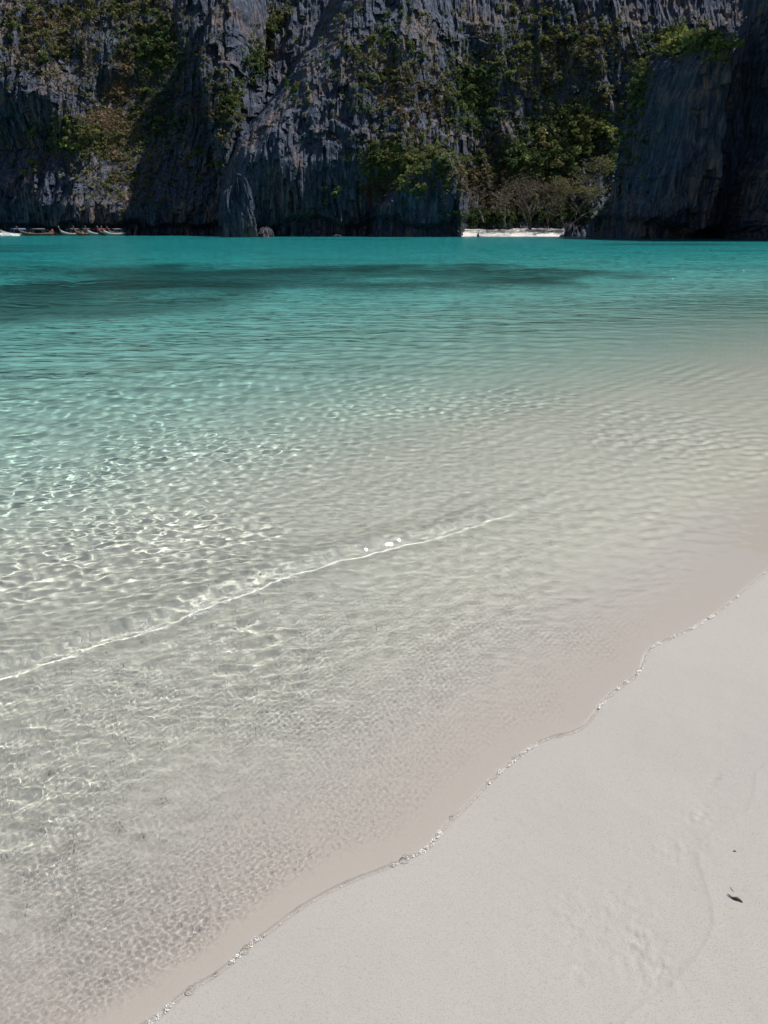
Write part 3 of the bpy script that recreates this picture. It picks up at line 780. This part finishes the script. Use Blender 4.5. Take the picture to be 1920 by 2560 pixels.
rock('boulder', 'low flat boulder in the water right of the tall grey sea rock', 664, 592, 188, 4.3, 2.0, 3.6, 23, 0.35, 0.1)
rock('boulder', 'dark rounded boulder at the right end of the far beach', 1426, 592, 196, 3.6, 2.9, 3.2, 34, 0.35, 0.12, 0.4)
rock('boulder', 'small low stone beside the dark rounded boulder on the beach', 1406, 593, 197, 1.8, 0.6, 1.4, 45, 0.3, 0, 0.4)
rock('boulder', 'small stone on the sand at the foot of the low headland', 1153, 588, 202.5, 1.3, 0.8, 1.1, 56, 0.3, 0, 0.4)
rock('boulder', 'tiny dark stone at the water edge of the far beach', 1195, 590, 201, 0.7, 0.75, 0.7, 67, 0.3, 0, 0.4)
rock('boulder', 'small stone just above water before the middle of the buttress', 928, 591, 198, 1.5, 0.7, 1.0, 78, 0.5, 0, 0.4)
rock('boulder', 'wide low stone awash left of the low headland', 845, 591, 199, 3.2, 0.5, 1.6, 89, 0.3, 0, 0.4)

# litter on the far beach
def bar(p0, p1, r0, r1, mat, name, sides=6, parent=None, mid=None):
    pts = [p0] + ([mid] if mid else []) + [p1]
    rr_ = [r0] + ([(r0 + r1) / 2] if mid else []) + [r1]
    v_, f_ = tube(pts, rr_, sides)
    return link_mesh(name, np.array([tuple(v) for v in v_]), np.array(f_), mat, parent)
red_bark = bark_mat('red_brown_wood', (0.10, 0.045, 0.03), (0.20, 0.09, 0.06))
for i, (px, py, ln, an, lab) in enumerate([(1345, 577, 4.5, .15, 'long reddish dead branch lying along the top of the far beach'), (1392, 574, 3.2, -.2, 'short reddish dead branch on the sand below the pale trunks'),
                                      (1250, 577, 3.0, .1, 'dark stick lying on the sand below the slender bare tree'), (1425, 571, 2.4, .3, 'reddish branch lying behind the dark rounded boulder'), (1168, 586, 2.2, -.1, 'stick on wet sand beside the low headland')]):
    g = at(px, py, 205.5); z_ = float(np.interp(g.y - 201, [0, 3, 6, 16], [0, .75, 1.55, 2.4]))
    g.z = z_ + .12
    dx = Vector((math.cos(an), math.sin(an) * .6, 0.03)) * ln / 2
    o = bar(-dx, dx, .13, .05, red_bark if i != 2 else bark, 'dead_branch', 5, mid=Vector((0, .15, .22)))
    o.location = g; tag(o, lab, 'branch', 'dead branches on the far beach')
r = np.random.default_rng(77)
n = 1500
lx = r.uniform(at(1165, 575, 206).x, at(1440, 575, 206).x, n); ly = 204.2 + np.abs(r.normal(size=n)) * 2.0 + 0.6 * np.sin(lx * .7)
lz = np.interp(ly - 201, [0, 3, 6, 16], [0, .75, 1.55, 2.4]) + .10
a_ = r.uniform(0, 6.28, n); s_ = .05 + .13 * r.random(n)
c = np.stack([lx, ly, lz], 1); u_ = np.stack([np.cos(a_), np.sin(a_), r.normal(size=n) * .3], 1) * s_[:, None]; v_ = np.stack([-np.sin(a_), np.cos(a_), .4 + 0 * a_], 1) * s_[:, None] * .5
q = np.stack([c - u_, c - v_, c + u_, c + v_], 1).reshape(-1, 3)
tag(link_mesh('leaf_litter', q, quads_faces(len(q)), LEAF['brown'], smooth=False), 'brown fallen leaves strewn along the top of the far beach', 'litter', kind='stuff')
po = bar(Vector((0, 0, -1.0)), Vector((1.5, .3, 2.6)), .09, .06, bark, 'leaning_branch', 5); po.location = at(331, 590, 226); po.location.z = 0
tag(po, 'pale bare branch leaning out of the water right of the moored boats', 'branch')

# ------------------------------------------------------------------ longtail boats
def paint(name, c, rough=0.6):
    m, t = new_mat(name); N = NT(t); geo = N.n('NewGeometry'); p = N.n('BsdfPrincipled'); p.inputs['Roughness'].default_value = rough
    N.l(N.mix(N.ramp(N.noise(geo.outputs['Position'], 3.0, 4), [(0.4, (0, 0, 0)), (0.75, (.5, .5, .5))]), c, tuple(k * .55 for k in c)), p.inputs['Base Color'])
    o = N.n('OutputMaterial'); N.l(p.outputs[0], o.inputs[0]); return m
MP = {k: paint(k.replace(' ', '_') + '_paint', c) for k, c in {'brown': (.16, .09, .05), 'white': (.42, .41, .39), 'red': (.34, .05, .05), 'blue': (.12, .25, .50), 'grey': (.12, .12, .13), 'pink': (.42, .20, .17)}.items()}
def boat(label, bow_px, Y, yaw, hull_c, canopy_c, prow_c, L=9.0, person=False):
    """yaw: heading of the bow, 0 = towards the left of the picture, positive turns it to the viewer"""
    root = bpy.data.objects.new('longtail_boat', None); COL.objects.link(root)
    hd = Vector((-math.cos(yaw), -math.sin(yaw), 0))
    p = at(bow_px, 590, Y); p.z = 0
    root.location = p - hd * L * 0.97
    root.rotation_euler = (0, 0, math.atan2(hd.y, hd.x))
    tag(root, label, 'boat', 'longtail boats below the left cliff')
    ns, nk = 22, 9
    V, F = [], []
    for i in range(ns):
        s_ = i / (ns - 1)
        b_ = 0.85 * (min(1, s_ / .25) ** .5 * .35 + .65) * (1 - max(0, (s_ - .45) / .55) ** 2.0) + .03
        sh = .62 + .28 * (1 - s_) ** 3 + 1.05 * max(0, (s_ - .45) / .55) ** 2.4
        kl = -.30 + 1.25 * max(0, (s_ - .62) / .38) ** 2.2
        for k in range(nk):
            a = -1 + 2 * k / (nk - 1)
            V.append((s_ * L, b_ * a * (1 - .25 * (1 - abs(a)) ** 2), kl + (sh - kl) * abs(a) ** 1.9))
    for i in range(ns - 1):
        for k in range(nk - 1):
            F.append((i * nk + k, (i + 1) * nk + k, (i + 1) * nk + k + 1, i * nk + k + 1))
    h = link_mesh('hull', np.array(V), np.array(F), MP[hull_c], root)
    sd_ = h.modifiers.new('thick', 'SOLIDIFY'); sd_.thickness = .06
    def box(name, x0, x1, y0, y1, z0, z1, mat, parent=root):
        v = [(x, y, z) for x in (x0, x1) for y in (y0, y1) for z in (z0, z1)]
        f = [(0, 1, 3, 2), (4, 6, 7, 5), (0, 4, 5, 1), (2, 3, 7, 6), (0, 2, 6, 4), (1, 5, 7, 3)]
        return link_mesh(name, np.array(v), np.array(f), mat, parent, smooth=False)
    box('deck', L * .06, L * .72, -.62, .62, .36, .42, MP['brown'])
    pr = bar(Vector((L * .965, 0, 1.35)), Vector((L * 1.06, 0, 2.75)), .17, .09, MP[prow_c], 'prow', 6, root, Vector((L * 1.03, 0, 2.0)))
    bar(Vector((L * 1.012, 0, 1.86)), Vector((L * 1.04, 0, 2.14)), .21, .19, MP['red'], 'ribbon', 6, pr)
    # arched canopy on posts
    cv, cf = [], []
    for i in range(2):
        for k in range(9):
            a = math.pi * k / 8
            cv.append((L * (.24, .62)[i], math.cos(a) * .88, 1.78 + .26 * math.sin(a)))
    for k in range(8): cf.append((k, k + 1, 9 + k + 1, 9 + k))
    cn = link_mesh('canopy', np.array(cv), np.array(cf), MP[canopy_c], root)
    cn.modifiers.new('thick', 'SOLIDIFY').thickness = .05
    for x in (.25, .61):
        for y in (-.78, .78):
            bar(Vector((L * x, y * .9, .5)), Vector((L * x, y, 1.8)), .04, .04, MP['white'], 'post', 5, root)
    en = box('engine', -.15, .75, -.3, .3, .85, 1.45, MP['grey'])
    bar(Vector((.1, 0, 1.0)), Vector((-3.0, .2, .05)), .06, .04, MP['grey'], 'propeller_shaft', 5, en)
    bar(Vector((.7, 0, 1.2)), Vector((1.7, .1, 1.55)), .03, .03, MP['grey'], 'tiller', 5, en)
    return root
boat('longtail boat at the far left with white spray along its hull', 4, 222, R(56), 'white', 'blue', 'pink', 10)
boat('brown longtail boat with a red stern beside the boat throwing spray', 52, 226, R(52), 'brown', 'grey', 'pink', 10)
boat('white longtail boat moored alone, leftmost of the moored boats', 154, 232, R(68), 'white', 'grey', 'white')
boat('short looking longtail boat moored second from the left', 190, 233, R(77), 'brown', 'grey', 'pink')
boat('longtail boat with a red awning moored third from the left', 221, 232, R(66), 'white', 'red', 'pink')
boat('brown longtail boat moored fourth from the left among its neighbours', 250, 235, R(74), 'brown', 'grey', 'white')
boat('pale longtail boat moored fifth from the left among its neighbours', 261, 230, R(68), 'white', 'grey', 'white')
boat('dark longtail boat moored rightmost of the moored boats', 274, 236, R(64), 'grey', 'grey', 'pink')
# the red engine cover and its helmsman's awning at the stern of the brown boat; spray of the passing boat
foam_m, ft = new_mat('white_foam'); N = NT(ft)
p_ = N.n('BsdfPrincipled'); p_.inputs['Base Color'].default_value = (.86, .87, .86, 1); p_.inputs['Roughness'].default_value = 0.25; p_.inputs['Specular IOR Level'].default_value = 0.6
o_ = N.n('OutputMaterial'); N.l(p_.outputs[0], o_.inputs[0])
def blobs(name, label, cat, centres, radii, flat=1.0, mat=foam_m):
    """many small rounded blobs (octahedra with a raised waist) joined into one mass"""
    a = np.arange(6) * math.pi / 3
    unit = np.concatenate([np.stack([np.cos(a), np.sin(a), a * 0], 1), [[0, 0, .9]], np.stack([np.cos(a) * .72, np.sin(a) * .72, a * 0 + .62], 1)])
    f = [(i, (i + 1) % 6, 7 + (i + 1) % 6, 7 + i) for i in range(6)] + [(7 + i, 7 + (i + 1) % 6, 6, 6) for i in range(6)]
    f = [q for q in f if len(set(q)) == 4]; tri = [(7 + i, 7 + (i + 1) % 6, 6) for i in range(6)]
    n = len(centres)
    V = (unit[None] * radii[:, None, None] * np.array([1, 1, flat]) + centres[:, None]).reshape(-1, 3)
    # closed with quads only: the cap as three quads
    cap = [(7, 8, 9, 6), (9, 10, 11, 6), (11, 12, 7, 6)]
    F = (np.array(f + cap)[None] + (np.arange(n) * 13)[:, None, None]).reshape(-1, 4)
    o = link_mesh(name, V, F, mat)
    return tag(o, label, cat, kind='stuff')
r = np.random.default_rng(3)
n = 700; t_ = r.random(n)
p0, p1 = at(-6, 590, 220.5), at(48, 590, 216.0)
c = np.stack([p0.x + (p1.x - p0.x) * t_, p0.y + (p1.y - p0.y) * t_ + r.normal(size=n) * .5, np.abs(r.normal(size=n)) * .42 * (1 - .5 * t_)], 1)
blobs('spray', 'white spray thrown up along the passing boat', 'spray', c, .05 + .12 * r.random(n))
rb = bpy.data.objects['longtail_boat.001']
v_, f_ = tube([Vector((-.25, 0, .3)), Vector((-.25, 0, 1.0)), Vector((-.2, 0, 1.55)), Vector((-.2, 0, 1.9))], [.3, .42, .34, .12], 8)
link_mesh('engine_cover', np.array([tuple(v) for v in v_]), np.array(f_), MP['red'], rb)

# ------------------------------------------------------------------ swash edge: bubbles, foam and imitated glints
bub, bt = new_mat('bubble_film'); N = NT(bt)
fr = N.n('Fresnel'); fr.inputs['IOR'].default_value = 1.16
tr = N.n('BsdfTransparent'); tr.inputs[0].default_value = (.96, .96, .95, 1); gl = N.n('BsdfGlossy'); gl.inputs['Roughness'].default_value = .04
mx = N.n('MixShader'); N.l(fr.outputs[0], mx.inputs[0]); N.l(tr.outputs[0], mx.inputs[1]); N.l(gl.outputs[0], mx.inputs[2])
out = N.n('OutputMaterial'); N.l(mx.outputs[0], out.inputs[0])
def bubble(px, py, rpx, label):
    g = ground(px, py, .006); rad = 0.85 * rpx / FPX * (g - Vector((0, 0, CAM_H))).length
    n, m = 20, 8; V = []
    for j in range(m):
        f = (math.pi / 2) * j / (m - 1) * .98
        for i in range(n):
            a = 2 * math.pi * i / n
            V.append((rad * math.cos(f) * math.cos(a), rad * math.cos(f) * math.sin(a), rad * .8 * math.sin(f)))
    F = [(j * n + i, j * n + (i + 1) % n, (j + 1) * n + (i + 1) % n, (j + 1) * n + i) for j in range(m - 1) for i in range(n)]
    o = link_mesh('foam_bubble', np.array(V), np.array(F), bub); o.location = g
    return tag(o, label, 'bubble', 'bubbles along the edge of the water')
for px, py, rp, lab in [(1013, 2147, 12, 'largest clear bubble at the water edge below the middle of the picture'), (615, 2373, 11, 'large clear bubble on the water edge in the lower left third'),
                        (477, 2475, 10, 'clear bubble on the water edge nearest the bottom of the picture'), (664, 2334, 6, 'smaller bubble just above the large lower left bubble'),
                        (543, 2430, 6, 'small bubble between the two lowest large bubbles'), (1228, 1952, 6, 'bubble at the water edge at mid height of the sand'), (1288, 1893, 6, 'bubble beside a scalloped bend of the water edge'),
                        (1402, 1838, 7, 'bubble at the flat shelf of the water edge'), (1132, 2040, 6, 'small bubble above the largest clear bubble'), (986, 2160, 6, 'little bubble touching the left of the largest bubble'),
                        (1600, 1672, 5, 'bubble in the upper bend of the water edge'), (745, 2272, 6, 'bubble on a straight stretch of the lower water edge'), (868, 2204, 5, 'small bubble left of the largest bubble, farther along the edge')]:
    bubble(px, py, rp, lab)
seg = np.array(shore); dl = np.hypot(*np.diff(seg, axis=0).T); L_ = np.concatenate([[0], np.cumsum(dl)])
def on_shore(u): return np.stack([np.interp(u, L_, seg[:, 0]), np.interp(u, L_, seg[:, 1])], 1)
i0 = np.argmin(np.hypot(seg[:, 0] + .9, seg[:, 1] - .8)); i1 = np.argmin(np.hypot(seg[:, 0] - 3.2, seg[:, 1] - 4.6))
r = np.random.default_rng(8); n = 9000
u = r.uniform(L_[i0], L_[i1], n)
clus = fbm(u * 9, u * 0 + .3, 701, 4) + .6 * fbm(u * 45, u * 0 + 1.3, 702, 2)
keep = (clus > 0.10) | (r.random(n) < 0.28)  # loose fine blobs stand in for the bright glint line along the lip
u = u[keep]; clus = clus[keep]; n = len(u); pos = on_shore(u); tan = on_shore(u + .01) - pos; tan /= np.linalg.norm(tan, axis=1, keepdims=True)
big_ = clus > 0.10
off = np.where(big_, np.abs(r.normal(size=n)) * .0055, r.random(n) * .004) - 0.003
nrm_ = np.stack([-tan[:, 1], tan[:, 0]], 1)
xy = pos + nrm_ * off[:, None]
rad = np.where(big_, .0005 + .0011 * r.random(n) ** 2.5, .0004 + .0004 * r.random(n)) * (0.68 + .30 * pos[:, 1])
zz = .0088 * np.sqrt(np.clip((off + .003) / .009, 0, 1))
blobs('swash_foam_glint', 'thin broken line of tiny white foam bubbles and imitated glints along the water edge', 'foam', np.stack([xy[:, 0], xy[:, 1], zz], 1), rad, .7)
# foam along the foot of the little breaker
cr = np.array(crest); cl = np.hypot(*np.diff(cr, axis=0).T); CL = np.concatenate([[0], np.cumsum(cl)])
r = np.random.default_rng(9); n = 9000; u = r.uniform(CL[-1] * .10, CL[-1] * .80, n)
dens = fbm(u * 2.2, u * 0 + .7, 711, 3) + .6 * fbm(u * 14, u * 0 + 1.9, 712, 3) + 0.5 * np.exp(-((u / CL[-1] - .66) / .05) ** 2)
keep = dens > 0.30 * r.random(n) + 0.04; u = u[keep]; n = len(u)
pos = np.stack([np.interp(u, CL, cr[:, 0]), np.interp(u, CL, cr[:, 1])], 1); q2 = np.stack([np.interp(u + .02, CL, cr[:, 0]), np.interp(u + .02, CL, cr[:, 1])], 1)
tan = q2 - pos; tan /= np.linalg.norm(tan, axis=1, keepdims=True) + 1e-9
off = -.055 + .022 * r.normal(size=n) - .035 * fbm(u * 2.2, u * 0 + 1.1, 72, 4) + .02 * fbm(u * 9, u * 0 + 2.2, 713, 3)
xy = pos + np.stack([-tan[:, 1], tan[:, 0]], 1) * off[:, None]
wbv = BVHTree.FromPolygons(allv[:nt].tolist(), grid_faces(nr, nc)[::1].tolist())
ok, zz = [], []
for x_, y_ in xy:
    h = wbv.ray_cast(Vector((x_, y_, 1)), Vector((0, 0, -1)))
    zz.append(h[0].z if h[0] is not None else 0)
blobs('wave_foam', 'thin white foam line along the foot of the small breaking wave', 'foam', np.stack([xy[:, 0], xy[:, 1], np.array(zz) + .0003], 1), .0007 + .0018 * r.random(n) ** 2, .6)

# ------------------------------------------------------------------ small things on the dry sand
dk, dt = new_mat('dark_grey_scrap'); N = NT(dt); p_ = N.n('BsdfPrincipled'); p_.inputs['Roughness'].default_value = .7
geo = N.n('NewGeometry'); N.l(N.ramp(N.noise(geo.outputs['Position'], 300, 3), [(.4, (.035, .032, .032)), (.65, (.10, .09, .085))]), p_.inputs['Base Color']); o_ = N.n('OutputMaterial'); N.l(p_.outputs[0], o_.inputs[0])
def sand_z(x, y):
    z, d_, a_ = sand_height(np.array([x]), np.array([y])); return float(z[0])
def scrap(px, py, pts, rads, label, name):
    g = ground(px, py, .03)
    for _ in range(3): g = ground(px, py, sand_z(g.x, g.y))
    k = (g - Vector((0, 0, CAM_H))).length / FPX
    P = [Vector((a * k, -b * k * 1.3, c_ * k)) for a, b, c_ in pts]
    v_, f_ = tube(P, [q * k for q in rads], 7)
    v_ = [v + Vector((0, 0, max(rads) * k * .4)) for v in v_]
    o = link_mesh(name, np.array([tuple(v) for v in v_]), np.array(f_), dk); o.location = g
    return tag(o, label, 'debris')
scrap(1837, 2248, [(-10, -9, 0), (-8, -6, 1), (-5, -2, 1), (-1, 0, 2), (3, 1, 3), (7, 3, 2), (10, 6, 1), (12, 7, 0)], [.5, 1.2, 1.3, 2.4, 3.0, 2.6, 1.7, .5], 'small dark elongated scrap lying on the dry sand at the right', 'dark_scrap')
scrap(1836, 2128, [(-3, 0, 0), (0, 0, 1), (3, 1, 0)], [.5, 1.2, .5], 'tiny dark speck on the sand above the elongated dark scrap', 'dark_scrap')
scrap(1832, 2222, [(-4, -3, 0), (-3, 3, .5), (-2, 7, 0)], [.4, .8, .4], 'thin short dark thread on the sand just above the dark scrap', 'dark_scrap')
